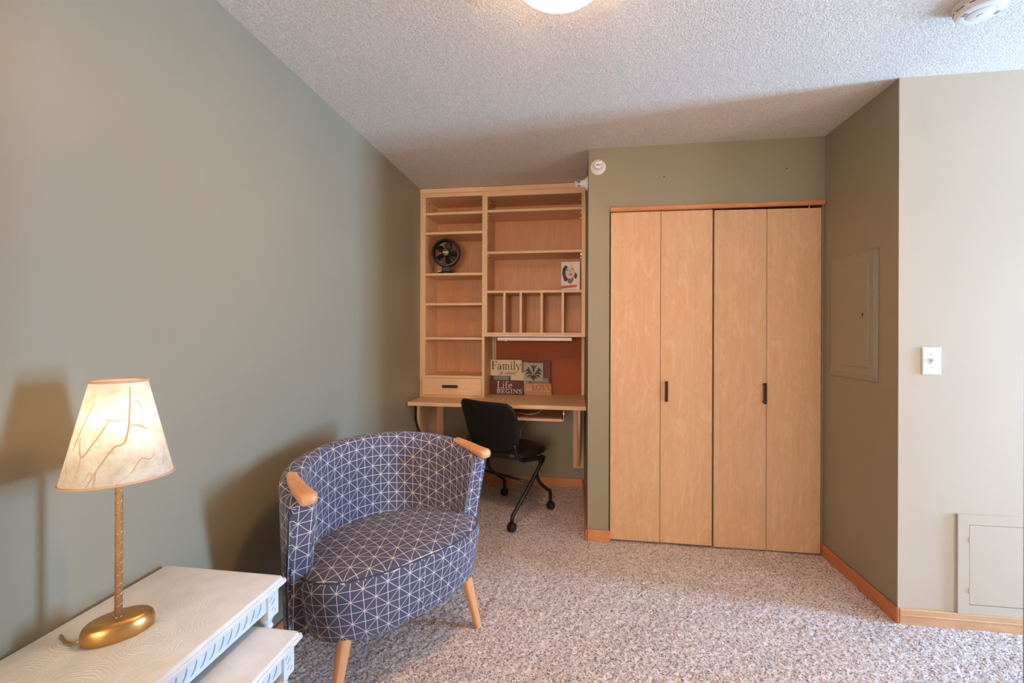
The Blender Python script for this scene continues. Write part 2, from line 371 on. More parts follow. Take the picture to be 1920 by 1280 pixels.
t = thing('hutch', 'maple wall hutch with wide shelves and five pigeonholes above the desk', 'hutch', ((DV1+XA)/2, YB+.16, 1.258))
W('side_panel', bx(-.701, DV1, YB, bk, 1.258, H-.004), MAPLEZ, t, bevel=.001, seg=1)
W('side_panel', bx(.052, XA-.003, YB, bk, 1.258, H-.004), MAPLEZ, t, bevel=.001, seg=1)
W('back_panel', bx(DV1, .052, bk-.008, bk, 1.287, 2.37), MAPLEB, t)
W('top_rail', bx(DV1, .052, YB+.003, bk-.008, 2.360, H-.004), MAPLEX, t)
W('crown_strip', bx(DV1-.019, XA-.003, YB-.008, YB, 2.400, H-.004), MAPLEX, t, bevel=.002)
for z in (2.253, 1.926, 1.618):
    W('shelf', bx(DV1, .052, YB+.002, bk-.008, z-.019, z), MAPLEX, t, bevel=.001, seg=1)
W('bottom_panel', bx(DV1, .052, YB+.001, bk-.008, 1.268, 1.289), MAPLEX, t)
W('light_rail', bx(-.7005, XA-.003, YB-.012, YB+.006, 1.256, 1.276), MAPLEX, t, bevel=.002)
for x in (-.545, -.415, -.252, -.089):
    W('divider', bx(x-.0095, x+.0095, YB+.006, bk-.008, 1.289, 1.599), MAPLEZ, t, bevel=.001, seg=1)
for z, xs in ((2.318, (DV1, .03)),):
    for x in xs:
        for y in (YB+.05, YB+.21): W('shelf_clip', bx(x, x+.022, y, y+.008, z, z+.006), STEEL, t)
for z in (2.215, 1.893):
    for x in (DV1, .044):
        for y in (YB+.04, YB+.2): W('shelf_clip', bx(x, x+.008, y, y+.008, z, z+.01), STEEL, t)
for x, z in ((-.47, 2.285), (-.05, 2.285)):
    orient_b = lathe(B(), [(.006, 0), (.004, .003)], 10); orient_b.transform(Matrix.Translation((x, bk-.008, z)) @ TOYN)
    W('screw', orient_b, STEEL, t)

# rust pinboard with wooden battens between hutch and desk
t = thing('pinboard', 'rust coloured pinboard with wood side battens behind the desk', 'pinboard', (-.3, YBK, .771))
W('board', bx(-.664, .060, YBK-.010, YBK-.001, .771, 1.256), CORK, t)
W('batten', bx(-.698, -.664, YBK-.016, YBK-.001, .771, 1.256), MAPLEZ, t)
W('batten', bx(.060, XA-.003, YBK-.016, YBK-.001, .771, 1.256), MAPLEZ, t)

# ------------------------------------------------------------------ desk with brackets and keyboard tray
YD = 3.143
t = thing('desk', 'wall hung maple desk with shaped brackets and sliding keyboard tray', 'desk', ((XL+XA)/2, YBK, .15))
W('desktop', bx(XL+.006, XA-.003, YD, YBK-.001, .743, .771), MAPLEX, t, bevel=.0015, seg=1)
def bracket(x0, x1, xf):
    fin = B(); y1 = YBK - .02
    prof = [(y1, .735), (YD+.14, .735), (YD+.14, .62), (YD+.17, .56), (y1-.10, .24), (y1-.04, .19), (y1, .18)]
    loft(fin, [[(x, y, z) for y, z in prof] for x in (xf, xf+.02)])
    br = W('bracket_plate', bx(x0, x1, YBK-.02, YBK-.001, .160, .735), MAPLEZ, t, bevel=.001, seg=1)
    obj('bracket_fin', fin, MAPLEZ, br, world=True, bevel=.001, seg=1)
    obj('cleat', bx(xf-.045, xf+.065, YD+.10, YBK-.02, .735, .743), MAPLEX, br, world=True)
bracket(-.008, .080, .026)
bracket(-1.222, -1.128, -1.206)
TX0, TX1 = -.80, -.085
tr_ = W('keyboard_tray', bx(TX0, TX1, YD+.045, YD+.40, .651, .668), MAPLEX, t, bevel=.001, seg=1)
for s, x in ((-1, TX0), (1, TX1)):
    rb = B(); a, b = (x-.012, x-.009) if s < 0 else (x+.009, x+.012)
    box(rb, a, b, YD+.06, YD+.40, .655, .743); box(rb, min(a, x), max(b, x), YD+.07, YD+.38, .652, .660); box(rb, a-.004, b+.004, YD+.055, YD+.10, .70, .712)
    obj('slide_rail', rb, STEEL, tr_, world=True)
c = obj('loose_cable', tube(B(), smoothpath([(-.47, 3.30, .674), (-.40, 3.26, .690), (-.33, 3.24, .688), (-.27, 3.26, .695), (-.24, 3.3, .71)]), .0035, 6), CABLE, smooth=True)
tube_b = B()
props(c, 'pale cable lying on the keyboard tray under the desk', 'cable')
c = obj('hanging_cable', tube(B(), smoothpath([(-.36, 3.63, .69), (-.355, 3.62, .64), (-.37, 3.58, .58), (-.41, 3.56, .53), (-.43, 3.56, .47), (-.44, 3.6, .40), (-.46, 3.70, .34)]), .0035, 6), CABLE, smooth=True)
props(c, 'pale cable hanging below the desk behind the office chair', 'cable')

# under-cabinet strip light with cord
t = thing('strip_light', 'slim white strip light under the hutch', 'light', (-.31, YB+.05, 1.24))
W('housing', bx(-.602, -.018, YB+.02, YB+.075, 1.226, 1.252), WHITEP, t, bevel=.004)
W('switch', bx(-.545, -.530, YB+.03, YB+.045, 1.221, 1.227), WHITEP, t)
obj('cord', tube(B(), smoothpath([(-.602, 3.47, 1.240), (-.64, 3.50, 1.246), (-.672, 3.56, 1.244), (-.676, 3.70, 1.235), (-.677, 3.712, 1.16), (-.674, 3.712, 1.06), (-.676, 3.712, .90), (-.675, 3.712, .776)]), .0028, 6), CABLE, t, smooth=True, world=True)

# ------------------------------------------------------------------ stroke lettering
def arc(cx, cy, rx, ry, a0, a1, n=12):
    return [(cx + rx*math.cos(math.radians(a0+(a1-a0)*k/n)), cy + ry*math.sin(math.radians(a0+(a1-a0)*k/n))) for k in range(n+1)]
k_, h_ = .13, .055
GL = {
 'F': (.68, [(k_, [(.2,0),(.2,1)]), (h_, [(.05,.97),(.64,.97)]), (h_, [(.2,.53),(.5,.53)]), (h_, [(.06,.03),(.36,.03)]), (h_, [(.63,.99),(.63,.78)]), (h_, [(.49,.63),(.49,.43)])]),
 'a': (.52, [(.10, [(.37,.47),(.37,.07),(.47,.02)]), (.07, arc(.215,.46,.155,.14,0,160)), (.08, arc(.205,.17,.155,.155,40,330,16))]),
 'm': (.86, [(.1, [(.14,0),(.14,.62)]), (.1, [(.42,0),(.42,.48)]), (.1, [(.70,0),(.70,.48)]), (.06, arc(.28,.46,.14,.15,0,180)), (.06, arc(.56,.46,.14,.15,0,180)), (h_, [(.03,.02),(.25,.02)]), (h_, [(.32,.02),(.52,.02)]), (h_, [(.60,.02),(.82,.02)]), (h_, [(.04,.6),(.14,.6)])]),
 'i': (.3, [(.1, [(.15,0),(.15,.62)]), (h_, [(.03,.02),(.27,.02)]), (h_, [(.04,.6),(.15,.6)]), (.12, [(.15,.78),(.15,.9)])]),
 'l': (.3, [(.1, [(.15,0),(.15,1.02)]), (h_, [(.03,.02),(.27,.02)]), (h_, [(.04,1.0),(.15,1.0)])]),
 'y': (.56, [(.09, [(.08,.6),(.3,.04)]), (.05, [(.5,.6),(.24,-.12),(.16,-.26),(.06,-.28)]), (h_, [(.0,.6),(.2,.6)]), (h_, [(.4,.6),(.56,.6)]), (.09, [(.04,-.26),(.09,-.24)])]),
 'L': (.62, [(k_, [(.2,0),(.2,1)]), (h_, [(.06,.97),(.34,.97)]), (h_, [(.06,.03),(.56,.03)]), (h_, [(.57,.0),(.59,.24)])]),
 'f': (.36, [(.1, [(.15,0),(.15,.82)]), (.07, arc(.27,.82,.12,.17,180,40)), (h_, [(.02,.6),(.32,.6)]), (h_, [(.03,.02),(.28,.02)]), (.1, [(.35,.9),(.36,.94)])]),
 'e': (.52, [(.09, arc(.26,.31,.19,.3,20,320)), (.05, [(.1,.36),(.44,.36)])]),
 'B': (.78, [(.2, [(.2,0),(.2,1)]), (.08, [(.05,.96),(.45,.96)]), (.08, [(.05,.04),(.48,.04)]), (.08, [(.2,.53),(.45,.53)]), (.17, arc(.42,.75,.2,.21,-90,90,8)), (.17, arc(.45,.28,.22,.24,-90,90,8))]),
 'E': (.74, [(.2, [(.2,0),(.2,1)]), (.1, [(.05,.95),(.64,.95)]), (.1, [(.05,.05),(.66,.05)]), (.1, [(.2,.5),(.5,.5)]), (.1, [(.62,.98),(.62,.74)]), (.1, [(.64,.02),(.64,.28)]), (.1, [(.49,.64),(.49,.36)])]),
 'G': (.84, [(.18, arc(.42,.5,.31,.45,50,310,14)), (.2, [(.66,.02),(.66,.42)]), (.09, [(.5,.43),(.8,.43)]), (.1, [(.64,.98),(.64,.72)])]),
 'I': (.46, [(.2, [(.23,0),(.23,1)]), (.09, [(.04,.955),(.42,.955)]), (.09, [(.04,.045),(.42,.045)])]),
 'N': (.92, [(.1, [(.17,0),(.17,1)]), (.2, [(.2,.97),(.72,.03)]), (.1, [(.75,0),(.75,1)]), (.09, [(.02,.955),(.28,.955)]), (.09, [(.04,.045),(.32,.045)]), (.09, [(.6,.955),(.9,.955)])]),
 'S': (.68, [(.16, arc(.33,.73,.22,.2,40,225,10) + arc(.33,.27,.24,.2,60,-140,10)), (.09, [(.56,.98),(.56,.74)]), (.09, [(.1,.02),(.1,.28)])]),
 'O': (.9, [(.07, arc(.45,.5,.36,.47,0,360,28)), (.11, arc(.45,.5,.36,.45,140,220,8)), (.11, arc(.45,.5,.36,.45,-40,40,8))]),
 'V': (.82, [(.11, [(.1,1),(.42,.0)]), (.05, [(.72,1),(.42,.0)]), (.05, [(.0,.97),(.26,.97)]), (.05, [(.58,.97),(.82,.97)])]),
 'R': (.78, [(.12, [(.18,0),(.18,1)]), (.05, [(.04,.97),(.4,.97)]), (.05, [(.18,.5),(.4,.5)]), (.11, arc(.4,.735,.22,.225,-90,90,8)), (.11, [(.38,.5),(.7,.02)]), (.05, [(.04,.03),(.32,.03)])]),
 'D': (.86, [(.12, [(.18,0),(.18,1)]), (.05, [(.04,.97),(.4,.97)]), (.05, [(.04,.03),(.4,.03)]), (.11, arc(.38,.5,.36,.46,-90,90,12))]),
 'e2': (.6, [(.11, [(.18,0),(.18,1)]), (.05, [(.04,.97),(.56,.97)]), (.05, [(.04,.03),(.58,.03)]), (.05, [(.18,.52),(.44,.52)]), (.05, [(.56,.97),(.56,.8)]), (.05, [(.58,.03),(.58,.22)])]),
 'n': (.5, [(.1, [(.1,0),(.1,.6)]), (.07, arc(.25,.4,.15,.2,0,180)), (.1, [(.4,.42),(.4,0)])]),
 'd': (.5, [(.1, [(.4,0),(.4,1)]), (.08, arc(.24,.3,.17,.28,0,360,16))]),
 's': (.42, [(.09, arc(.22,.46,.13,.13,40,240,8) + arc(.22,.17,.14,.15,70,-140,8))]),
 'w': (.78, [(.09, [(.05,.6),(.18,.02),(.38,.55),(.5,.02),(.7,.6)])]),
 'h': (.54, [(.1, [(.1,0),(.1,1)]), (.07, arc(.26,.4,.16,.2,0,180)), (.1, [(.42,.42),(.42,0)])]),
 'r': (.4, [(.1, [(.1,0),(.1,.6)]), (.08, arc(.28,.42,.18,.18,60,180))]),
}
def letters(text, x0, x1, z0, cap, slant=0.0, depth=.003, y=0.0, caps_e=False, wmul=1.0):
    """flat raised lettering in the xz plane facing -y; x0..x1 is the span of the line"""
    bm = B(); seq = []; adv = 0
    for ch in text:
        if ch == ' ': adv += .4; continue
        key = 'e2' if (caps_e and ch == 'E') else ch
        seq.append((adv, GL[key][1])); adv += GL[key][0]
    sx = (x1 - x0) / adv; lay = 0
    for a, strokes in seq:
        lay = 0
        for w, pts in strokes:
            P = [Vector((x0 + (a + px + slant*py)*sx, z0 + py*cap)) for px, py in pts]
            hw = .5 * w * wmul * min(cap, sx*1.1); lay += 1; dd = depth + lay*.00015
            rows = []
            for i, q in enumerate(P):
                tg = (P[min(i+1, len(P)-1)] - P[max(i-1, 0)]);
                if tg.length < 1e-9: tg = Vector((1, 0))
                tg.normalize(); n = Vector((-tg.y, tg.x)) * hw
                rows.append((q+n, q-n))
            vs = [[bm.verts.new((r_.x, yy, r_.y)) for (r_, yy) in ((r[0], y-dd), (r[1], y-dd), (r[1], y), (r[0], y))] for r in rows]
            for p_, q_ in zip(vs, vs[1:]):
                for i in range(4): bm.faces.new((p_[i], p_[(i+1) % 4], q_[(i+1) % 4], q_[i]))
            bm.faces.new(vs[0][::-1]); bm.faces.new(vs[-1])
    return bm

# ------------------------------------------------------------------ word-art sign on the desk
def flatm(n, c, r=.6): return plain(n, srgb(*c), r, var=.06)
CREAMW = flatm('cream_plank', (222, 200, 172)); DKRED = flatm('dark_red_plank', (92, 46, 36)); TAN = flatm('tan_plank', (206, 150, 112))
GREYB = flatm('grey_metal_plank', (134, 128, 122)); SAGE = flatm('sage_tile', (172, 172, 156)); INK = flatm('brown_ink', (70, 52, 48))
BOARDR = flatm('rust_back_board', (110, 58, 44)); WHITEI = flatm('white_ink', (232, 222, 212)); REDI = flatm('red_brown_ink', (136, 62, 38)); FAINT = flatm('faint_tan_ink', (176, 122, 88))
YS = 3.665
t = thing('word_art', 'layered wooden plank sign reading Family is where Life begins on desk', 'sign', (-.455, YS, .771))
W('back_board', bx(-.700, -.208, YS+.012, YS+.03, .772, 1.050), BOARDR, t, bevel=.001, seg=1)
W('grey_board', bx(-.447, -.400, YS+.004, YS+.012, .940, 1.046), GREYB, t)
W('grey_board', bx(-.370, -.225, YS+.002, YS+.012, .866, .912), GREYB, t)
W('black_rod', bx(-.388, -.370, YS+.004, YS+.012, .866, .91), BLACKM, t)
W('grey_board', bx(-.684, -.556, YS+.002, YS+.012, .860, .95), GREYB, t)
W('black_rod', bx(-.556, -.540, YS+.004, YS+.012, .860, .95), BLACKM, t)
W('pale_board', bx(-.540, -.420, YS-.002, YS+.012, .870, .955), CREAMW, t)
W('pale_board', bx(-.440, -.388, YS+.001, YS+.011, .790, .884), TAN, t)
fp = W('family_plank', bx(-.712, -.447, YS-.014, YS+.004, .928, 1.061), CREAMW, t, bevel=.001, seg=1)
obj('lettering', letters('Family', -.705, -.453, .980, .070, y=YS-.014), INK, fp, world=True)['label'] = 'dark word Family'
obj('lettering', letters('is where', -.632, -.498, .938, .030, slant=.3, y=YS-.014), INK, fp, world=True)['label'] = 'dark slanted words is where'
lp = W('life_plank', bx(-.711, -.430, YS-.016, YS+.004, .772, .889), DKRED, t, bevel=.001, seg=1)
obj('lettering', letters('Life', -.658, -.520, .823, .058, y=YS-.016), WHITEI, lp, world=True)['label'] = 'white word Life'
obj('lettering', letters('BEGINS', -.658, -.440, .782, .034, y=YS-.016), WHITEI, lp, world=True)['label'] = 'bold white word BEGINS'
vp = W('love_plank', bx(-.421, -.199, YS-.012, YS+.004, .772, .866), TAN, t, bevel=.001, seg=1)
obj('lettering', letters('LOVE', -.362, -.203, .815, .043, caps_e=True, y=YS-.012), REDI, vp, world=True)['label'] = 'red brown word LOVE'
obj('lettering', letters('and', -.413, -.367, .811, .022, slant=.25, y=YS-.012, wmul=1.3), WHITEI, vp, world=True)['label'] = 'small white word and'
obj('lettering', letters('NEVER ENDS', -.411, -.204, .779, .017, caps_e=True, y=YS-.012), FAINT, vp, world=True)['label'] = 'faint words NEVER ENDS'
dt = W('damask_tile', bx(-.426, -.267, YS-.020, YS+.006, .888, 1.038), SAGE, t, bevel=.001, seg=1)
bm = B(); cx, cz = -.3465, .960; yy = YS-.020
LV = [0]
def leaf(x0, z0, x1, z1, w, bend):
    LV[0] += .00015
    P0, P1 = Vector((x0, z0)), Vector((x1, z1)); d = P1-P0; nrm = Vector((-d.y, d.x))
    top, bot = [], []
    for k in range(9):
        s = k/8; c_ = P0 + d*s + nrm*bend*math.sin(PI*s); ww = w*math.sin(PI*min(1, s*.92+.04))**.7*(1-.35*s)
        top.append(c_ + nrm.normalized()*ww); bot.append(c_ - nrm.normalized()*ww)
    ring = top + bot[::-1]
    loft(bm, [[(p.x, y_, p.y) for p in ring] for y_ in (yy, yy-.0015-LV[0])])
for s in (-1, 1):
    for a in ((.004,-.062,.030,-.020,.010,.15), (.008,-.018,.046,.044,.013,-.12), (.030,.000,.072,.008,.012,.35), (.028,-.012,.066,-.022,.010,.3), (.020,-.030,.054,-.046,.009,.25), (.004,.030,.028,.058,.008,.1), (.012,-.044,.034,-.056,.005,.2)):
        leaf(cx+s*a[0], cz+a[1], cx+s*a[2], cz+a[3], a[4], a[5]*s)
leaf(cx, -.004+cz, cx, .066+cz, .010, 0); leaf(cx, cz-.066, cx, cz-.015, .016, 0)
obj('damask_motif', bm, INK, dt, world=True)['label'] = 'dark floral damask motif'

t.location.x += .013
# ------------------------------------------------------------------ portrait book on the hutch shelf
COVER = flatm('cover_white', (226, 210, 196), .4); SKIN = flatm('print_skin', (214, 190, 174), .5); SHADE = flatm('print_shadow', (120, 96, 88), .5)
INKB = flatm('print_black', (36, 26, 28), .5); RED = flatm('print_red', (196, 20, 32), .4); LIPS = flatm('print_lips', (150, 16, 34), .4); PAPER = flatm('paper_edge', (232, 224, 212), .7)
YK = 3.46; rz = -.13
t = thing('book', 'white book with portrait cover and red band on the hutch shelf', 'book', (-.032, YK, 1.618), rz)
BW, BHt, BT = .144, .222, .022
obj('pages', bx(-BW/2+.002, BW/2-.003, 0, BT, .003, BHt-.003), PAPER, t)
cv = obj('cover', bx(-BW/2, BW/2, -.002, 0, 0, BHt), COVER, t)
obj('back_cover', bx(-BW/2, BW/2, BT, BT+.002, 0, BHt), COVER, t)
def flat(pts, y, d=.0005):
    bm = B(); loft(bm, [[(x, yy, z) for x, z in pts] for yy in (y, y-d)]); return bm
def ell(cx, cz, rx, rz_, n=20, rot=0): return [(cx + rx*math.cos(2*PI*k/n)*math.cos(rot) - rz_*math.sin(2*PI*k/n)*math.sin(rot), cz + rx*math.cos(2*PI*k/n)*math.sin(rot) + rz_*math.sin(2*PI*k/n)*math.cos(rot)) for k in range(n)]
def blob(cx, cz, rx, rz_, wob, n=26):
    return [(cx + (rx + rng.uniform(-wob, wob))*math.cos(2*PI*k/n), cz + (rz_ + rng.uniform(-wob, wob))*math.sin(2*PI*k/n)) for k in range(n)]
pr = obj('portrait_print', flat(blob(-.036, .132, .026, .062, .005), -.002), INKB, cv)
obj('print_hair', flat(blob(.040, .112, .012, .024, .004), -.002), INKB, pr)
obj('print_neck', flat([(-.026, .11), (.024, .11), (.026, .08), (.010, .056), (-.002, .050), (-.020, .062)], -.0021), SHADE, pr)
obj('print_face', flat(ell(-.001, .140, .037, .050, 22, -.15), -.0025), SKIN, pr)
obj('print_eye', flat(ell(-.022, .158, .009, .0035), -.0031), INKB, pr); obj('print_eye', flat(ell(.016, .165, .009, .003), -.0031), INKB, pr)
obj('print_nose', flat([(-.006, .140), (.002, .140), (-.001, .160)], -.0031), SHADE, pr)
obj('print_lips', flat(ell(.002, .124, .012, .006), -.0031), LIPS, pr)
obj('red_band', flat([(-BW/2, .014), (.050, .026), (.050, .044), (-BW/2, .036)], -.002), RED, cv)
obj('red_band', flat([(-BW/2, .002), (.050, .002), (.050, .006), (-BW/2, .006)], -.002), RED, cv)

# ------------------------------------------------------------------ small black desk fan on the bookcase shelf
t = thing('desk_fan', 'small round black desk fan on bookcase shelf', 'fan', (-1.036, 3.49, 1.762), .12)
bm = B(); lathe(bm, [(.070, 0), (.070, .008), (.062, .016), (.030, .022), (.0, .023)], 28); obj('base', bm, BLACKP, t, autos=.6)
bm = bx(-.034, .034, -.014, .03, .018, .075); obj('neck', bm, BLACKP, t, bevel=.006)
FC = .172
def fanpos(bm): bm.transform(Matrix.Translation((0, 0, FC)) @ TOYN); return bm
RINGP = [(.112, -.03), (.116, -.02), (.116, .022), (.110, .032), (.098, .034), (.094, .028), (.094, -.02), (.104, -.03)]
bm = B(); vs = [[bm.verts.new(p) for p in circ(r, z, 40)] for r, z in RINGP]
for a in range(len(vs)):
    b = vs[(a+1) % len(vs)]
    for i in range(40): bm.faces.new((vs[a][i], vs[a][(i+1) % 40], b[(i+1) % 40], b[i]))
obj('ring', fanpos(bm), BLACKP, t, autos=.6)
bm = B()
for k in range(30):
    a = 2*PI*k/30; pts = []
    for j in range(5):
        s = j/4; rr = .024 + .073*s; aa = a + .55*s
        pts.append((rr*math.cos(aa), rr*math.sin(aa), .040 - .008*s*s))
    tube(bm, pts, .0011, 5)
obj('grille', fanpos(bm), BLACKM, t, smooth=True)
FANHUB = plain('fan_badge', srgb(110, 92, 86), .35, metal=.4)
hb = obj('hub', fanpos(lathe(B(), [(.028, .032), (.028, .041), (.022, .045), (0, .046)], 24)), FANHUB, t, autos=.6)
obj('badge', fanpos(bx(-.018, .018, -.003, .003, .0455, .0475)), STEEL, hb)
for k in range(5):
    bm = B(); a0 = 2*PI*k/5; rings = []
    for j in range(7):
        s = j/6; rr = .016 + .070*s; w = .5*math.sin(PI*(.25+.6*s)); rings.append([(rr*math.cos(a0+w*q), rr*math.sin(a0+w*q), .004+.012*q) for q in (-1, -.5, 0, .5, 1)])
    loft(bm, rings, cap=False, close=False)
    o = obj('blade', fanpos(bm), BLACKP, t, smooth=True); so = o.modifiers.new('solid', 'SOLIDIFY'); so.thickness = .002
obj('motor', fanpos(lathe(B(), [(.020, .008), (.020, -.012), (.035, -.014), (.035, -.05), (.026, -.062), (0, -.064)], 20)), BLACKP, t, autos=.6)
bm = B()
for k in range(24):
    a = 2*PI*k/24; tube(bm, [(.034*math.cos(a), .034*math.sin(a), -.035), (.075*math.cos(a), .075*math.sin(a), -.036), (.108*math.cos(a), .108*math.sin(a), -.024)], .0011, 5)
obj('rear_grille', fanpos(bm), BLACKM, t, smooth=True)
obj('control_knob', bx(-.062, -.034, -.05, -.035, .014, .021), STEEL, t, bevel=.002)

# ------------------------------------------------------------------ fire sprinklers
def sprinkler(loc, M, label):
    t = thing('fire_sprinkler', label, 'sprinkler', loc, 0, group='white wall sprinklers')
    put = lambda bm: (bm.transform(M), bm)[1]
    obj('escutcheon', put(lathe(B(), [(.047, 0), (.047, .003), (.043, .007), (.034, .016), (.027, .026), (.025, .038), (.024, .048), (.016, .050), (0, .050)], 32)), WHITEP, t, autos=.5)
    obj('nozzle', put(lathe(B(), [(.009, .049), (.009, .062), (.006, .064), (.006, .070), (0, .070)], 16)), STEEL, t, autos=.5)
    bm = B()
    for s in (-1, 1): tube(bm, [(s*.008, 0, .060), (s*.013, 0, .068), (s*.010, 0, .078), (0, 0, .084)], .0025, 6)
    obj('yoke', put(bm), WHITEP, t, smooth=True)
    obj('deflector', put(box(box(B(), -.018, .018, -.012, .006, .084, .086), -.018, .018, .004, .006, .070, .086)), WHITEP, t)
sprinkler((.143, YC, 2.322), TOYN, 'white sprinkler on the olive wall left above the closet doors')
sprinkler((XA, 3.02, 2.295), Matrix.Rotation(-PI/2, 4, 'Y'), 'white sprinkler on alcove side wall pointing over the hutch')
nl = B()
for x, z in ((.539, 2.246), (1.235, 2.262)):
    b_ = lathe(B(), [(.004, 0), (.002, .003), (0, .003)], 8); b_.transform(Matrix.Translation((x, YC, z)) @ TOYN)
    o = obj('nail', b_, BLACKM, None); props(o, 'tiny dark nail in olive wall above ' + ('second closet leaf' if x < 1 else 'rightmost closet leaf'), 'nail')

# ------------------------------------------------------------------ breaker panel on the return wall
PANELP = paint('panel_paint', srgb(148, 139, 117), .4)
t = thing('breaker_panel', 'olive painted metal breaker panel on the return wall', 'electrical panel', (XR, 2.51, 1.38))
px = XR
bm = B()
def rr(y0, y1, z0, z1, x): return [(x, y0, z0), (x, y1, z0), (x, y1, z1), (x, y0, z1)]
loft(bm, [rr(2.335, 2.735, 1.060, 1.704, px), rr(2.335, 2.735, 1.060, 1.704, px-.006), rr(2.358, 2.712, 1.09, 1.68, px-.012), rr(2.375, 2.695, 1.108, 1.662, px-.012)])
W('cover_plate', bm, PANELP, t, bevel=.001, seg=1)
dd = W('panel_door', bx(px-.016, px-.009, 2.390, 2.665, 1.123, 1.648), PANELP, t, bevel=.003)
lt_ = W('latch', bx(px-.020, px-.012, 2.392, 2.440, 1.370, 1.402), PANELP, dd, bevel=.001)
W('latch_slot', bx(px-.0206, px-.0185, 2.418, 2.428, 1.378, 1.394), BLACKP, lt_)
for y, z in ((2.672, 1.575), (2.672, 1.175), (2.346, 1.676), (2.346, 1.09)):
    b_ = lathe(B(), [(.006, 0), (.006, .003), (.003, .005), (0, .005)], 12); b_.transform(Matrix.Translation((px-.006 if y < 2.5 else px-.012, y, z)) @ Matrix.Rotation(-PI/2, 4, 'Y'))
    W('screw', b_, PANELP if y < 2.5 else STEEL, t)

# ------------------------------------------------------------------ switch and access panel on the cream wall
t = thing('light_switch', 'white toggle light switch on the cream wall', 'switch', (1.570, YN, 1.172))
bm = B(); a, b = .0385, .0615
loft(bm, [[(s*(a-i), y, q*(b-i)) for s, q in ((-1, -1), (1, -1), (1, 1), (-1, 1))] for i, y in ((0, 0), (0, -.003), (.004, -.006))])
pl = obj('plate', bm, WHITEP, t, bevel=.0015)
bm = bx(-.005, .005, -.008, -.005, -.012, .012); obj('collar', bm, WHITEP, pl)
bm = B(); loft(bm, [[(-.0045, -.006, -.006), (.0045, -.006, -.006), (.0045, -.006, .006), (-.0045, -.006, .006)], [(-.0035, -.018, .003), (.0035, -.018, .003), (.0035, -.018, .011), (-.0035, -.018, .011)]]); obj('toggle', bm, WHITEP, t, bevel=.001)
for z in (-.030, .030):
    b_ = lathe(B(), [(.003, 0), (.003, .001), (0, .0015)], 10); b_.transform(Matrix.Translation((0, -.006, z)) @ TOYN); obj('screw', b_, STEEL, t)
t = thing('access_panel', 'white painted access hatch low on the cream wall', 'access panel', (1.9, YN, .066))
ax0, ax1, az0, az1 = 1.672, 2.13, .067, .500; ix0, ix1, iz0, iz1 = 1.717, 2.085, .108, .456
bm = bx(ax0, ix0-.002, YN-.010, YN, az0, az1); box(bm, ix1+.002, ax1, YN-.010, YN, az0, az1); box(bm, ix0-.002, ix1+.002, YN-.010, YN, az0, iz0-.002); box(bm, ix0-.002, ix1+.002, YN-.010, YN, iz1+.002, az1)
W('frame', bm, CREAM, t)
W('hatch_door', bx(ix0, ix1, YN-.009, YN-.001, iz0, iz1), CREAM, t, bevel=.002)
for z in (.17, .39): W('hinge', bx(ix0-.003, ix0+.001, YN-.012, YN-.004, z-.012, z+.012), CREAM, t)

# ------------------------------------------------------------------ smoke detector
t = thing('smoke_detector', 'round white smoke detector on the popcorn ceiling', 'smoke detector', (1.384, 1.734, H), .4)
bm = B(); lathe(bm, [(.072, 0), (.072, -.012), (.069, -.014)], 48); obj('mount', bm, WHITEP, t, autos=.5)
hs = obj('housing', lathe(B(), [(.066, -.013), (.068, -.017), (.067, -.030), (.062, -.040), (.054, -.043), (.040, -.043), (.038, -.040), (.0, -.040)], 48), WHITEP, t, autos=.5)
obj('centre_cap', lathe(B(), [(.037, -.039), (.037, -.044), (.033, -.046), (0, -.046)], 32), WHITEP, hs, autos=.5)
obj('test_button', lathe(B(), [(.013, -.045), (.012, -.048), (0, -.0485)], 20, .008, 0), WHITEP, t, autos=.5)
for k in range(10):
    a = 2*PI*k/10; b_ = bx(-.014, .014, .0665, .0685, -.0245, -.0225); b_.transform(Matrix.Rotation(a, 4, 'Z')); obj('side_vent', b_, BLACKP, t)
for k in range(2):
    for j in range(3):
        a = PI*k + 1.15 + (j-1)*.13; b_ = bx(-.0012, .0012, .043, .055, -.0438, -.0425); b_.transform(Matrix.Rotation(a, 4, 'Z')); obj('face_vent', b_, BLACKP, t)

# ------------------------------------------------------------------ ceiling dome lights
def dome_light(loc, label, rgb):
    strength, col = split(rgb)
    t = thing('ceiling_light', label, 'ceiling light', loc)
    obj('pan', lathe(B(), [(.150, 0), (.150, -.018), (.144, -.022), (.136, -.020)], 48), WHITEP, t, autos=.5)
    m, nt, p = newmat('lit_glass_dome')
    tc = N(nt, 'ShaderNodeTexCoord'); sp = N(nt, 'ShaderNodeSeparateXYZ'); L(nt, tc, 'Object', sp, 0)
    r = ramp(nt, [(0, (1, 1, 1, 1)), (1, (.06, .06, .06, 1))])   # bulbs shine through the bottom of the bowl
    mp = N(nt, 'ShaderNodeMapRange'); mp.inputs['From Min'].default_value = -.085; mp.inputs['From Max'].default_value = -.045
    L(nt, sp, 'Z', mp, 0); L(nt, mp, 0, r, 0)
    k = N(nt, 'ShaderNodeMath', operation='MULTIPLY'); k.inputs[1].default_value = strength; L(nt, r, 0, k, 0)
    p.inputs['Base Color'].default_value = (.9, .9, .88, 1); p.inputs['Roughness'].default_value = .3
    p.inputs['Emission Color'].default_value = col + (1,); L(nt, k, 0, p, 'Emission Strength')
    obj('glass_dome', lathe(B(), [(.146, -.019), (.150, -.026), (.148, -.042), (.138, -.060), (.115, -.078), (.080, -.090), (.040, -.096), (0, -.098)], 48), m, t, smooth=True)
    obj('finial', lathe(B(), [(.010, -.096), (.010, -.102), (.006, -.108), (0, -.110)], 16), STEEL, t, autos=.5)
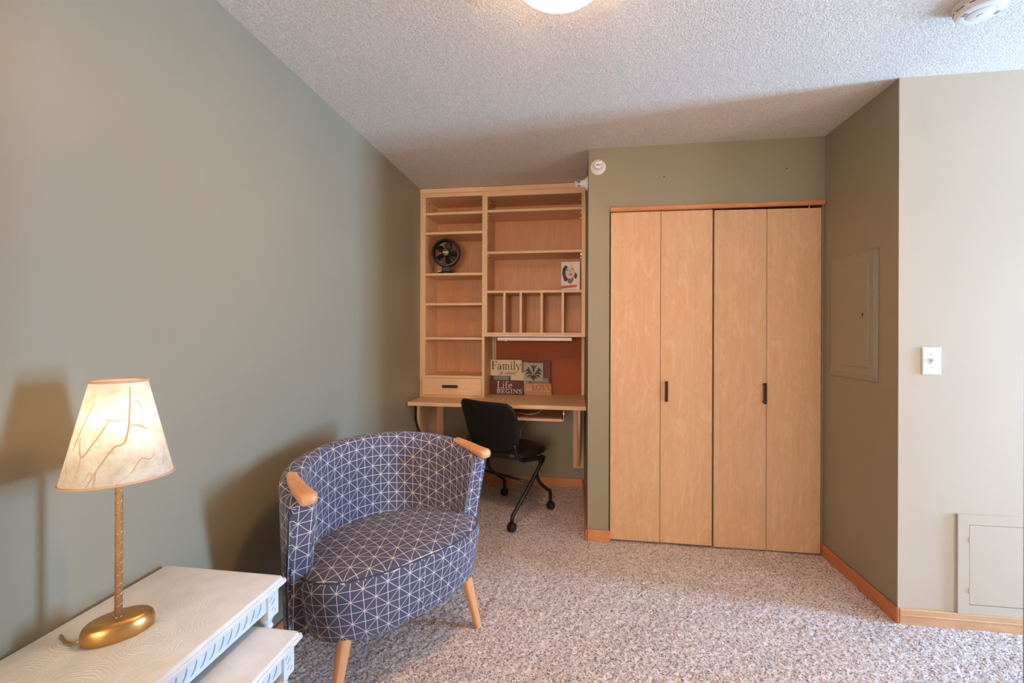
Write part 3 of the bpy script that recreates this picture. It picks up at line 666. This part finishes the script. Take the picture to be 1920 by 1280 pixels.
dome_light((-.045, 1.372, H), 'lit white glass dome light on the ceiling above the armchair', L_DOME)

# ------------------------------------------------------------------ barrel armchair
def bez(a, b, s): return a + (b-a)*s
CH = (-.675, 1.695, 0); TH = -.644
t = thing('armchair', 'navy lattice fabric barrel armchair with wooden arm caps by the olive wall', 'armchair', CH, TH)
# local x = forward, local y = lateral
AO, BO, CO, ZA, ZB, THK, ZBOT = .434, .337, .069, .726, .818, .085, .235
def u_path(off, ext=0.0, n=46):
    pts = [(ext, AO-off), (0, AO-off), (-CO*.5, AO-off)]
    for k in range(n+1):
        a = PI*k/n; pts.append((-CO-(BO-off)*math.sin(a), (AO-off)*math.cos(a)))
    pts += [(-CO*.5, -(AO-off)), (0, -(AO-off)), (ext, -(AO-off))]
    return pts
outer, inner = u_path(0), u_path(THK)
NP = len(outer)
def rimz(p):
    return ZA + (ZB-ZA)*max(0, min(1, -p[0]/(CO+BO)))**.8
def flare(p, z, zt):
    s = 1 - .04*(zt-z)/.5; return ((p[0]+CO)*s - CO if p[0] < -CO else p[0], p[1]*s)
bm = B(); uvl = bm.loops.layers.uv.new('UVMap'); rings = []; uvs = []
arcl = .012
for i in range(NP):
    o_, i_ = Vector(outer[i]), Vector(inner[i]); zt = rimz(outer[i])
    if i: arcl += max(.014, ((o_+i_)/2 - (Vector(outer[i-1])+Vector(inner[i-1]))/2).length)
    ring = []; vv = []
    prof = []
    for s in np.linspace(0, 1, 14): prof.append((0.0, ZBOT + s*(zt-.03-ZBOT)))
    for k in range(1, 8):
        a = PI - PI*k/8; prof.append((.5+.5*math.cos(a), zt-.03+.03*math.sin(a)))
    for s in np.linspace(1, 0, 14): prof.append((1.0, ZBOT + s*(zt-.03-ZBOT)))
    acc = 0; last = None
    end = min(i, NP-1-i); shrink = {0: .25}.get(end, 0)
    for w, z in prof:
        w2 = .5 + (w-.5)*(1-shrink); z2 = z - (.012 if end == 0 and z > zt-.031 else 0)
        q = o_.lerp(i_, w2); x, y = flare(q, z2, zt)
        fwd = .012 if end == 0 else 0
        lim = .012 - .056*max(0, min(1, (ZA-.02-z2)/.26)); p3 = Vector((min(x+fwd, lim), y, z2))
        if last is not None: acc += (p3-last).length
        last = p3; ring.append(tuple(p3)); vv.append((arcl, acc))
    rings.append(ring); uvs.append(vv)
vs = [[bm.verts.new(p) for p in r] for r in rings]; M_ = len(vs[0])
for i in range(NP-1):
    for j in range(M_-1):
        f = bm.faces.new((vs[i][j], vs[i+1][j], vs[i+1][j+1], vs[i][j+1]))
        for l, (a, b) in zip(f.loops, ((i, j), (i+1, j), (i+1, j+1), (i, j+1))): l[uvl].uv = uvs[a][b]
    f = bm.faces.new((vs[i][M_-1], vs[i+1][M_-1], vs[i+1][0], vs[i][0]))
for i in (0, NP-1):
    f = bm.faces.new(vs[i] if i else vs[i][::-1])
    for l in f.loops: l[uvl].uv = (l.vert.co.y+.018, l.vert.co.z)
obj('backrest_shell', bm, FABRIC, t, autos=.9)
# piping along the outer front edges
for s in (-1, 1):
    pts = []
    for z in np.linspace(ZBOT+.01, ZA-.02, 22):
        x, y = flare((0.0, AO), z, ZA); x = min(x+.006, .006 - .056*max(0, min(1, (ZA-.02-z)/.26))); pts.append((x, s*(y+.001), z))
    o = obj('piping', tube(B(), pts, .004, 6), plain('piping_%d' % s, srgb(60, 56, 70), .8) if s < 0 else bpy.data.materials['piping_-1'], t, smooth=True)
# seat cushion: rounded drum
SA, SBf, SBb, SC = .388, .195, .33, -.045
def seat_ring(sc, z, n=64, shift=0):
    out = []
    for k in range(n):
        a = 2*PI*k/n; c_, s_ = math.cos(a), math.sin(a); e = 2/2.35
        fx = math.copysign(abs(c_)**e, c_); fy = math.copysign(abs(s_)**e, s_)
        out.append((SC + shift + fx*(SBf if c_ > 0 else SBb)*sc, fy*SA*sc, z))
    return out
prof = [(.80, .213), (.86, .216), (.90, .228), (.935, .27), (.965, .32), (.99, .37), (1.0, .405), (.998, .420), (.985, .434), (.955, .444), (.88, .452), (.7, .460), (.4, .466), (.15, .468)]
bm = B(); uvl = bm.loops.layers.uv.new('UVMap'); n = 64
rr_ = [[Vector(p) for p in seat_ring(s, z)] for s, z in prof]; vs = [[bm.verts.new(p) for p in r] for r in rr_]
per = [0]
for k in range(n): per.append(per[-1] + (rr_[6][(k+1) % n] - rr_[6][k]).length)
for a in range(len(prof)-1):
    for k in range(n):
        k2 = (k+1) % n; f = bm.faces.new((vs[a][k], vs[a][k2], vs[a+1][k2], vs[a+1][k]))
        for l, (q, kk, kw) in zip(f.loops, ((a, k, k), (a, k2, k+1), (a+1, k2, k+1), (a+1, k, k))):
            c_ = rr_[q][kk]
            l[uvl].uv = (per[kw], c_.z*1.05) if a < 8 else (c_.y*.92+.01, c_.x*.92)
f = bm.faces.new(vs[-1])
for l in f.loops: l[uvl].uv = (l.vert.co.y*.92+.01, l.vert.co.x*.92)
bm.faces.new(vs[0][::-1])
st = obj('seat_cushion', bm, FABRIC, t, autos=.7)
obj('seam', tube(B(), [tuple(p) for p in seat_ring(.972, .4405)] + [seat_ring(.972, .4405)[0]], .0022, 6), bpy.data.materials['piping_-1'], st, smooth=True)
def armcap(s):
    """wooden paddle: slim where it leaves the rim, thicker rounded nose at the front"""
    rings = []
    for x, zc, hw, hh in ((-.150, .045, .012, .006), (-.146, .045, .019, .010), (-.10, .036, .023, .0125), (-.04, .026, .026, .014), (.015, .018, .029, .017), (.045, .014, .030, .020), (.058, .012, .027, .018), (.064, .011, .018, .012)):
        lat = s*(AO - THK/2 - .002 - (.012 if x < -.12 else .004 if x < -.08 else 0)); ring = []
        for k in range(16):
            a = 2*PI*k/16; e = .55
            ring.append((x, lat + hw*math.copysign(abs(math.cos(a))**e, math.cos(a)), ZA + zc + hh*math.copysign(abs(math.sin(a))**e, math.sin(a))))
        rings.append(ring)
    bm = B(); loft(bm, rings); return obj('arm_cap', bm, BEECH, t, autos=.8)
for s in (-1, 1): armcap(s)['label'] = 'pale wooden arm cap'
def chair_leg(x0, y0, x1, y1, z0):
    bm = B(); rings = []
    for s in np.linspace(0, 1, 5):
        r = .023*(1-s) + .0135*s; cx, cy, z = bez(x0, x1, s), bez(y0, y1, s), bez(z0, 0.0, s)
        ring = []
        for k in range(16):
            a = 2*PI*k/16; e = .6
            ring.append((cx + r*math.copysign(abs(math.cos(a))**e, math.cos(a)), cy + r*math.copysign(abs(math.sin(a))**e, math.sin(a)), z))
        rings.append(ring)
    loft(bm, rings); obj('leg', bm, BEECH, t, autos=.8)
chair_leg(.060, .270, .085, .322, .232); chair_leg(.060, -.270, .085, -.322, .232)
chair_leg(-.28, .27, -.34, .33, .245); chair_leg(-.28, -.27, -.34, -.335, .245)

# ------------------------------------------------------------------ office chair
OC = (-.471, 3.146, 0); OT = math.atan2(.87, .5)
t = thing('office_chair', 'black nesting office chair on casters tucked at the desk', 'office chair', OC, OT)
# local x forward (to desk), y lateral left
bm = B(); nu, nv = 15, 13
BACK = plain('black_mesh_back', srgb(6, 5, 6), .45, bump=.3, bscale=400)
def backpt(a, b):  # a lateral -1..1, b 0 bottom..1 top
    hw = .205 + .020*math.sin(PI*b*.8) + .012*b
    y = a*hw; z = .505 + .315*b + .012*a*a*b; x = -.215 - .05*(1-a*a)*0 + .055*a*a*(.6+.4*(1-b)) - .075*b*b
    return (x, y, z)
def backgrid():
    bm = B(); vs = []
    for j in range(nv):
        row = []
        for i in range(nu):
            a = -1+2*i/(nu-1); b = j/(nv-1)
            # rounded corners
            lim = 1.0
            if b > .86: lim = 1 - .16*((b-.86)/.14)**2
            if b < .14: lim = 1 - .16*((.14-b)/.14)**2
            row.append(bm.verts.new(backpt(a*lim, b)))
        vs.append(row)
    for j in range(nv-1):
        for i in range(nu-1): bm.faces.new((vs[j][i], vs[j][i+1], vs[j+1][i+1], vs[j+1][i]))
    return bm
o = obj('backrest', backgrid(), BACK, t, smooth=True); m_ = o.modifiers.new('solid', 'SOLIDIFY'); m_.thickness = .022; m_.offset = 0
bv = o.modifiers.new('bevel', 'BEVEL'); bv.width = .006; bv.segments = 2; bv.limit_method = 'ANGLE'
rim = []
for k in range(60):
    a = 2*PI*k/60; e = .38; cx_ = math.copysign(abs(math.cos(a))**e, math.cos(a)); cy_ = math.copysign(abs(math.sin(a))**e, math.sin(a))
    rim.append(backpt(cx_, .5+.5*cy_))
obj('back_frame', tube(B(), rim + rim[:1], .011, 8), BLACKP, o, smooth=True)
bm = B(); rings = []
for sc_, z in ((.86, .425), (.96, .430), (1.0, .445), (1.0, .462), (.96, .474), (.8, .478)):
    ring = []
    for k in range(40):
        a = 2*PI*k/40; e = .5
        ring.append((.02 + .225*sc_*math.copysign(abs(math.cos(a))**e, math.cos(a)), .225*sc_*math.copysign(abs(math.sin(a))**e, math.sin(a)), z + (.012 if math.cos(a) < -.5 else 0)))
    rings.append(ring)
loft(bm, rings); obj('seat', bm, LEATHER, t, autos=.9)
for s in (-1, 1):
    fr = obj('side_frame', tube(B(), smoothpath([(-.195, s*.208, .55), (-.185, s*.214, .50), (-.14, s*.222, .44), (.02, s*.226, .415), (.13, s*.226, .405)], 5), .012, 8), BLACKM, t, smooth=True)
    obj('hub', orient(lathe(B(), [(.026, -.014), (.030, -.010), (.030, .010), (.026, .014)], 20), Matrix.Translation((.10, s*.222, .395)) @ Matrix.Rotation(PI/2, 4, 'X')), BLACKP, fr, autos=.6)
    obj('leg', tube(B(), smoothpath([(.115, s*.228, .395), (-.05, s*.225, .245), (-.185, s*.22, .13), (-.222, s*.218, .10), (-.23, s*.217, .06)], 5), .0125, 10), BLACKM if s > 0 else STEEL if False else BLACKM, t, smooth=True)
    obj('leg', tube(B(), smoothpath([(.03, s*.226, .318), (.08, s*.224, .235), (.19, s*.219, .155), (.222, s*.217, .135), (.231, s*.216, .06)], 5), .0125, 10), BLACKM, t, smooth=True)
    for x in (-.232, .231):
        cst = obj('caster', orient(lathe(B(), [(.006, -.022), (.024, -.022), (.029, -.017), (.029, -.004), (.012, -.004), (.012, .004), (.029, .004), (.029, .017), (.024, .022), (.006, .022)], 24), Matrix.Translation((x, s*.217, .0285)) @ Matrix.Rotation(PI/2, 4, 'X')), plain('caster_rubber', srgb(34, 27, 25), .5) if 'caster_rubber' not in bpy.data.materials else bpy.data.materials['caster_rubber'], t, autos=.6)
        obj('caster_fork', bx(x-.014, x+.014, s*.217-.003, s*.217+.003, .02, .075), BLACKP, cst)
obj('cross_bar', tube(B(), [(-.02, -.215, .26), (-.02, .215, .26)], .010, 8), BLACKM, t, smooth=True)
obj('cross_bar', tube(B(), [(.10, -.22, .40), (.10, .22, .40)], .012, 8), BLACKM, t, smooth=True)

# ------------------------------------------------------------------ nest of white carved tables
def whitewood():
    m, nt, p = newmat('white_carved_paint'); p.inputs['Roughness'].default_value = .45; p.inputs['Base Color'].default_value = srgb(232, 226, 216)
    tc = N(nt, 'ShaderNodeTexCoord'); mp = N(nt, 'ShaderNodeMapping'); L(nt, tc, 'Object', mp, 'Vector')
    nz = N(nt, 'ShaderNodeTexNoise', Scale=20, Detail=3); L(nt, mp, 0, nz, 'Vector')
    r = ramp(nt, [(.3, srgb(216, 216, 212)), (.7, srgb(228, 228, 224))]); L(nt, nz, 'Fac', r, 0); L(nt, r, 0, p, 'Base Color')
    return m, nt, p, tc
WHITEW, _, _, _ = whitewood()
def carvedtop():
    m, nt, p, tc = whitewood(); m.name = 'white_feather_carved_top'
    sp = N(nt, 'ShaderNodeSeparateXYZ'); L(nt, tc, 'Object', sp, 0)
    # rows of small scalloped gouges fanning out from three medallions
    vo = N(nt, 'ShaderNodeTexVoronoi', Scale=7.5, feature='F1', voronoi_dimensions='2D', Randomness=.55); L(nt, tc, 'Object', vo, 'Vector')
    nz = N(nt, 'ShaderNodeTexNoise', Scale=55, Detail=2); L(nt, tc, 'Object', nz, 'Vector')
    a = N(nt, 'ShaderNodeMath', operation='MULTIPLY_ADD'); a.inputs[1].default_value = .10; L(nt, nz, 'Fac', a, 0); L(nt, vo, 'Distance', a, 2)
    f_ = N(nt, 'ShaderNodeMath', operation='MULTIPLY'); f_.inputs[1].default_value = 115; L(nt, a, 0, f_, 0)
    s = N(nt, 'ShaderNodeMath', operation='SINE'); L(nt, f_, 0, s, 0)
    # oval mask
    d1 = N(nt, 'ShaderNodeMath', operation='DIVIDE'); d1.inputs[1].default_value = .155; L(nt, sp, 'X', d1, 0)
    d2 = N(nt, 'ShaderNodeMath', operation='DIVIDE'); d2.inputs[1].default_value = .285; L(nt, sp, 'Y', d2, 0)
    p1 = N(nt, 'ShaderNodeMath', operation='MULTIPLY'); L(nt, d1, 0, p1, 0); L(nt, d1, 0, p1, 1)
    p2 = N(nt, 'ShaderNodeMath', operation='MULTIPLY_ADD'); L(nt, d2, 0, p2, 0); L(nt, d2, 0, p2, 1); L(nt, p1, 0, p2, 2)
    lt = N(nt, 'ShaderNodeMath', operation='LESS_THAN'); lt.inputs[1].default_value = 1.0; L(nt, p2, 0, lt, 0)
    h = N(nt, 'ShaderNodeMath', operation='MULTIPLY'); L(nt, s, 0, h, 0); L(nt, lt, 0, h, 1)
    b = N(nt, 'ShaderNodeBump', Strength=.3, Distance=.0009); L(nt, h, 0, b, 'Height'); L(nt, b, 0, p, 'Normal')
    return m
CTOP = carvedtop()
GROOVE = plain('carving_groove', srgb(168, 156, 148), .7)
def table(x0, x1, y0, y1, zt, label, top_mat):
    cx, cy = (x0+x1)/2, (y0+y1)/2; hx, hy = (x1-x0)/2, (y1-y0)/2
    t = thing('nesting_table', label, 'side table', (cx, cy, 0), 0, group='nest of white tables')
    bm = B()
    def rect(i, z, ch=.008):
        a, b = hx-i, hy-i
        return [(-a+ch, -b, z), (a-ch, -b, z), (a, -b+ch, z), (a, b-ch, z), (a-ch, b, z), (-a+ch, b, z), (-a, b-ch, z), (-a, -b+ch, z)]
    loft(bm, [rect(.022, zt-.032), rect(.014, zt-.030), rect(.004, zt-.022), rect(0, zt-.018), rect(0, zt-.012), rect(.003, zt-.009), rect(.006, zt-.0085), rect(.0075, zt-.004), rect(.010, zt-.001), rect(.012, zt)])
    obj('tabletop', bm, top_mat, t, autos=.35)
    zb = zt-.031; LI = .018; LW = .042
    for sx in (-1, 1):
        for sy in (-1, 1):
            ax, ay = sx*(hx-LI-LW/2), sy*(hy-LI-LW/2); bm = B(); w = LW/2
            sq = lambda r, z: [(ax+r*math.copysign(min(1, abs(math.cos(a))*1.25), math.cos(a)), ay+r*math.copysign(min(1, abs(math.sin(a))*1.25), math.sin(a)), z) for a in [PI/12+2*PI*k/12 for k in range(12)]]
            box(bm, ax-w, ax+w, ay-w, ay+w, zb-.07, zb)
            loft(bm, [circ(r, z, 20, ax, ay) for r, z in ((w*.98, zb-.069), (w*.62, zb-.088), (.013, zb-.092), (.017, zb-.100), (.012, zb-.108), (.016, zb-.118), (.019, zb-.150), (.014, zb-.20), (.016, zb-.205), (.012, zb-.215), (.017, .18), (.019, .14), (.013, .09), (.018, .075), (.018, .02), (.012, 0.0))])
            lg = obj('leg', bm, WHITEW, t, autos=.5)
            # carved rosette scratches on the block
            bm = B(); rs = random.Random(3)
            for k in range(5):
                yy_ = ay - w*.7 + rs.random()*w*1.4; zz = zb-.062+rs.random()*.05
                tube(bm, [(ax+sx*w, yy_, zz), (ax+sx*(w+.001), yy_+.004, zz+.006), (ax+sx*w, yy_+.009, zz+.008)], .0009, 5)
            obj('block_carving', bm, GROOVE, lg)
    AH = .048
    for sx in (-1, 1):
        a = hx-LI-.006 if sx > 0 else -(hx-LI-.006)
        ap = obj('apron', bx(min(a, a-sx*.016), max(a, a-sx*.016), -hy+LI+LW, hy-LI-LW, zb-AH, zb), WHITEW, t, bevel=.002)
        # curved leaf gouges along the long side
        cb = B(); pts = [(0, -.010, -.034), (0, -.003, -.029), (0, .003, -.020), (0, .006, -.010), (0, .006, -.006)]
        tube(cb, pts, [.0006, .0016, .0019, .0014, .0005], 6)
        me = bpy.data.meshes.new('carving'); cb.to_mesh(me); cb.free(); me.materials.append(GROOVE)
        nn = int((2*hy-2*LI-2*LW)/.026)
        for k in range(nn):
            share('carving', me, ap, Matrix.Translation((a+sx*.0004, -hy+LI+LW+.016+k*.026, zb-.003)))
    for sy in (-1, 1):
        a = sy*(hy-LI-.006)
        obj('apron', bx(-hx+LI+LW, hx-LI-LW, min(a, a-sy*.016), max(a, a-sy*.016), zb-AH, zb), WHITEW, t, bevel=.002)
    return t
TZ = .588
table(-1.226, -.824, .50, 1.184, TZ, 'larger white carved table of the nest holding the gold lamp', CTOP)
table(-1.125, -.732, .57, 1.122, .478, 'smaller white table pulled out below the lamp table', WHITEW)

# ------------------------------------------------------------------ table lamp
GOLD = plain('brushed_gold', srgb(196, 146, 84), .32, metal=.85)
GOLDB = wood('gilded_bamboo', srgb(196, 140, 84), srgb(160, 104, 58), 'z', 3, .4, .2)
LR = .86
t = thing('table_lamp', 'gold table lamp with oval paper shade on white table', 'lamp', (-1.052, .893, TZ), LR)
bm = B(); prof = [(.94, .0), (.98, .004), (1.0, .014), (.99, .024), (.94, .033), (.85, .039), (.70, .042), (.35, .043), (.05, .043)]
loft(bm, [circ(.067*s, z, 48, ry=.043*s) for s, z in prof]); obj('base', bm, GOLD, t, autos=.9)
obj('collar', lathe(B(), [(.0095, .041), (.0105, .043), (.0105, .045), (.008, .046)], 20), STEEL, t, autos=.6)
st_ = obj('stem', lathe(B(), [(.0075, .038), (.0072, .43), (.0072, .462)], 16), GOLDB, t, smooth=True)
bm = B(); pts = []
for k in range(15*12+1):
    a = 2*PI*k/12; pts.append((.0076*math.cos(a), .0076*math.sin(a), .05 + .36*k/180))
tube(bm, pts, .0009, 5); obj('wire_wrap', bm, STEEL, st_, smooth=True)
SZ0, SZ1 = .365, .590; SB_, ST_ = (.102, .078), (.052, .040)
def paper():
    m, nt, p = newmat('fibre_paper'); out = nt.nodes['Material Output']
    tc = N(nt, 'ShaderNodeTexCoord')
    nz = N(nt, 'ShaderNodeTexNoise', Scale=26, Detail=6, Roughness=.7); L(nt, tc, 'Object', nz, 'Vector')
    n2 = N(nt, 'ShaderNodeTexNoise', Scale=6.5, Detail=2, Distortion=1.0); L(nt, tc, 'Object', n2, 'Vector')
    # long plant fibres: thin contour lines of a smooth noise
    sb = N(nt, 'ShaderNodeMath', operation='SUBTRACT'); sb.inputs[1].default_value = .47; L(nt, n2, 'Fac', sb, 0)
    ab = N(nt, 'ShaderNodeMath', operation='ABSOLUTE'); L(nt, sb, 0, ab, 0)
    r2 = ramp(nt, [(.001, (.5, .5, .5, 1)), (.006, (0, 0, 0, 1))]); L(nt, ab, 0, r2, 0)
    r = ramp(nt, [(.32, srgb(214, 196, 166)), (.62, srgb(240, 232, 214))]); L(nt, nz, 'Fac', r, 0)
    mx = N(nt, 'ShaderNodeMix', data_type='RGBA'); L(nt, r2, 0, mx, 0); L(nt, r, 0, mx, 6); mx.inputs[7].default_value = srgb(196, 160, 120)
    df = N(nt, 'ShaderNodeBsdfDiffuse'); tl = N(nt, 'ShaderNodeBsdfTranslucent'); ms = N(nt, 'ShaderNodeMixShader'); ms.inputs[0].default_value = .45
    L(nt, mx, 2, df, 0); L(nt, mx, 2, tl, 0); L(nt, df, 0, ms, 1); L(nt, tl, 0, ms, 2); L(nt, ms, 0, out, 'Surface')
    return m
PAPER_S = paper(); FIBRE = plain('plant_fibre', srgb(206, 168, 128), .8)
def shade_pt(a, s, off=0.0):
    rx = SB_[0] + (ST_[0]-SB_[0])*s + off; ry = SB_[1] + (ST_[1]-SB_[1])*s + off
    return (rx*math.cos(a), ry*math.sin(a), SZ0 + (SZ1-SZ0)*s)
bm = B(); loft(bm, [[shade_pt(2*PI*k/64, s) for k in range(64)] for s in np.linspace(0, 1, 7)], cap=False)
sh = obj('shade', bm, PAPER_S, t, smooth=True)
sh['label'] = 'glowing cream fibre paper shade'
TRIM = plain('shade_trim', srgb(206, 164, 130), .6)
for s in (0.0, 1.0):
    ring = [shade_pt(2*PI*k/64, s, .0005) for k in range(64)]
    obj('trim_band', tube(B(), ring + ring[:1], .0028, 8), TRIM, sh, smooth=True)
def fibre(pts, r):
    P = smoothpath([(a, s, 0) for a, s in pts], 8)
    bm = tube(B(), [shade_pt(p.x, min(.99, max(.01, p.y)), .0003) for p in P], [.62*r*(.4+.6*math.sin(PI*(k+1)/(len(P)+1))) for k in range(len(P))], 5)
    obj('fibre', bm, FIBRE, sh, smooth=True)
VA = math.atan2(-.905, 1.062) - LR     # the side of the shade that faces the camera
for pts, r in (([(-.55, .02), (-.38, .18), (-.12, .36), (.10, .40), (.20, .52), (.24, .62), (.30, .8), (.34, .95)], .003), ([(.20, .55), (.42, .56), (.70, .50)], .0022), ([(-.95, .48), (-.78, .30), (-.55, .42), (-.22, .64)], .0024), ([(-.78, .30), (-.80, .16)], .0015), ([(-.40, .66), (-.1, .62), (.16, .63)], .0016), ([(.22, .1), (.42, .22), (.62, .20), (.78, .24)], .002), ([(-.40, .16), (-.42, .04)], .0018), ([(.3, .75), (.52, .80), (.66, .70)], .0014), ([(-1.1, .35), (-.98, .55), (-.72, .82)], .0014)):
    fibre([(VA + a, s) for a, s in pts], r)
hp = B()
for k in range(3):
    a = 2*PI*k/3; tube(hp, [(0, 0, .572), (ST_[0]*.97*math.cos(a), ST_[1]*.97*math.sin(a), .582)], .0015, 5)
obj('shade_spider', hp, STEEL, t)
m, nt, p = newmat('lit_bulb'); bs, bc = split(L_BULB); p.inputs['Emission Color'].default_value = bc + (1,); p.inputs['Emission Strength'].default_value = bs
obj('bulb', lathe(B(), [(.012, .458), (.013, .470), (.020, .486), (.025, .505), (.022, .522), (.012, .534), (0, .537)], 24), m, t, smooth=True)
obj('power_cord', tube(B(), smoothpath([(-.060, .004, .012), (-.074, .010, .006), (-.088, .03, .0045), (-.10, .07, .0045)]), .003, 6), GOLD, t, smooth=True)
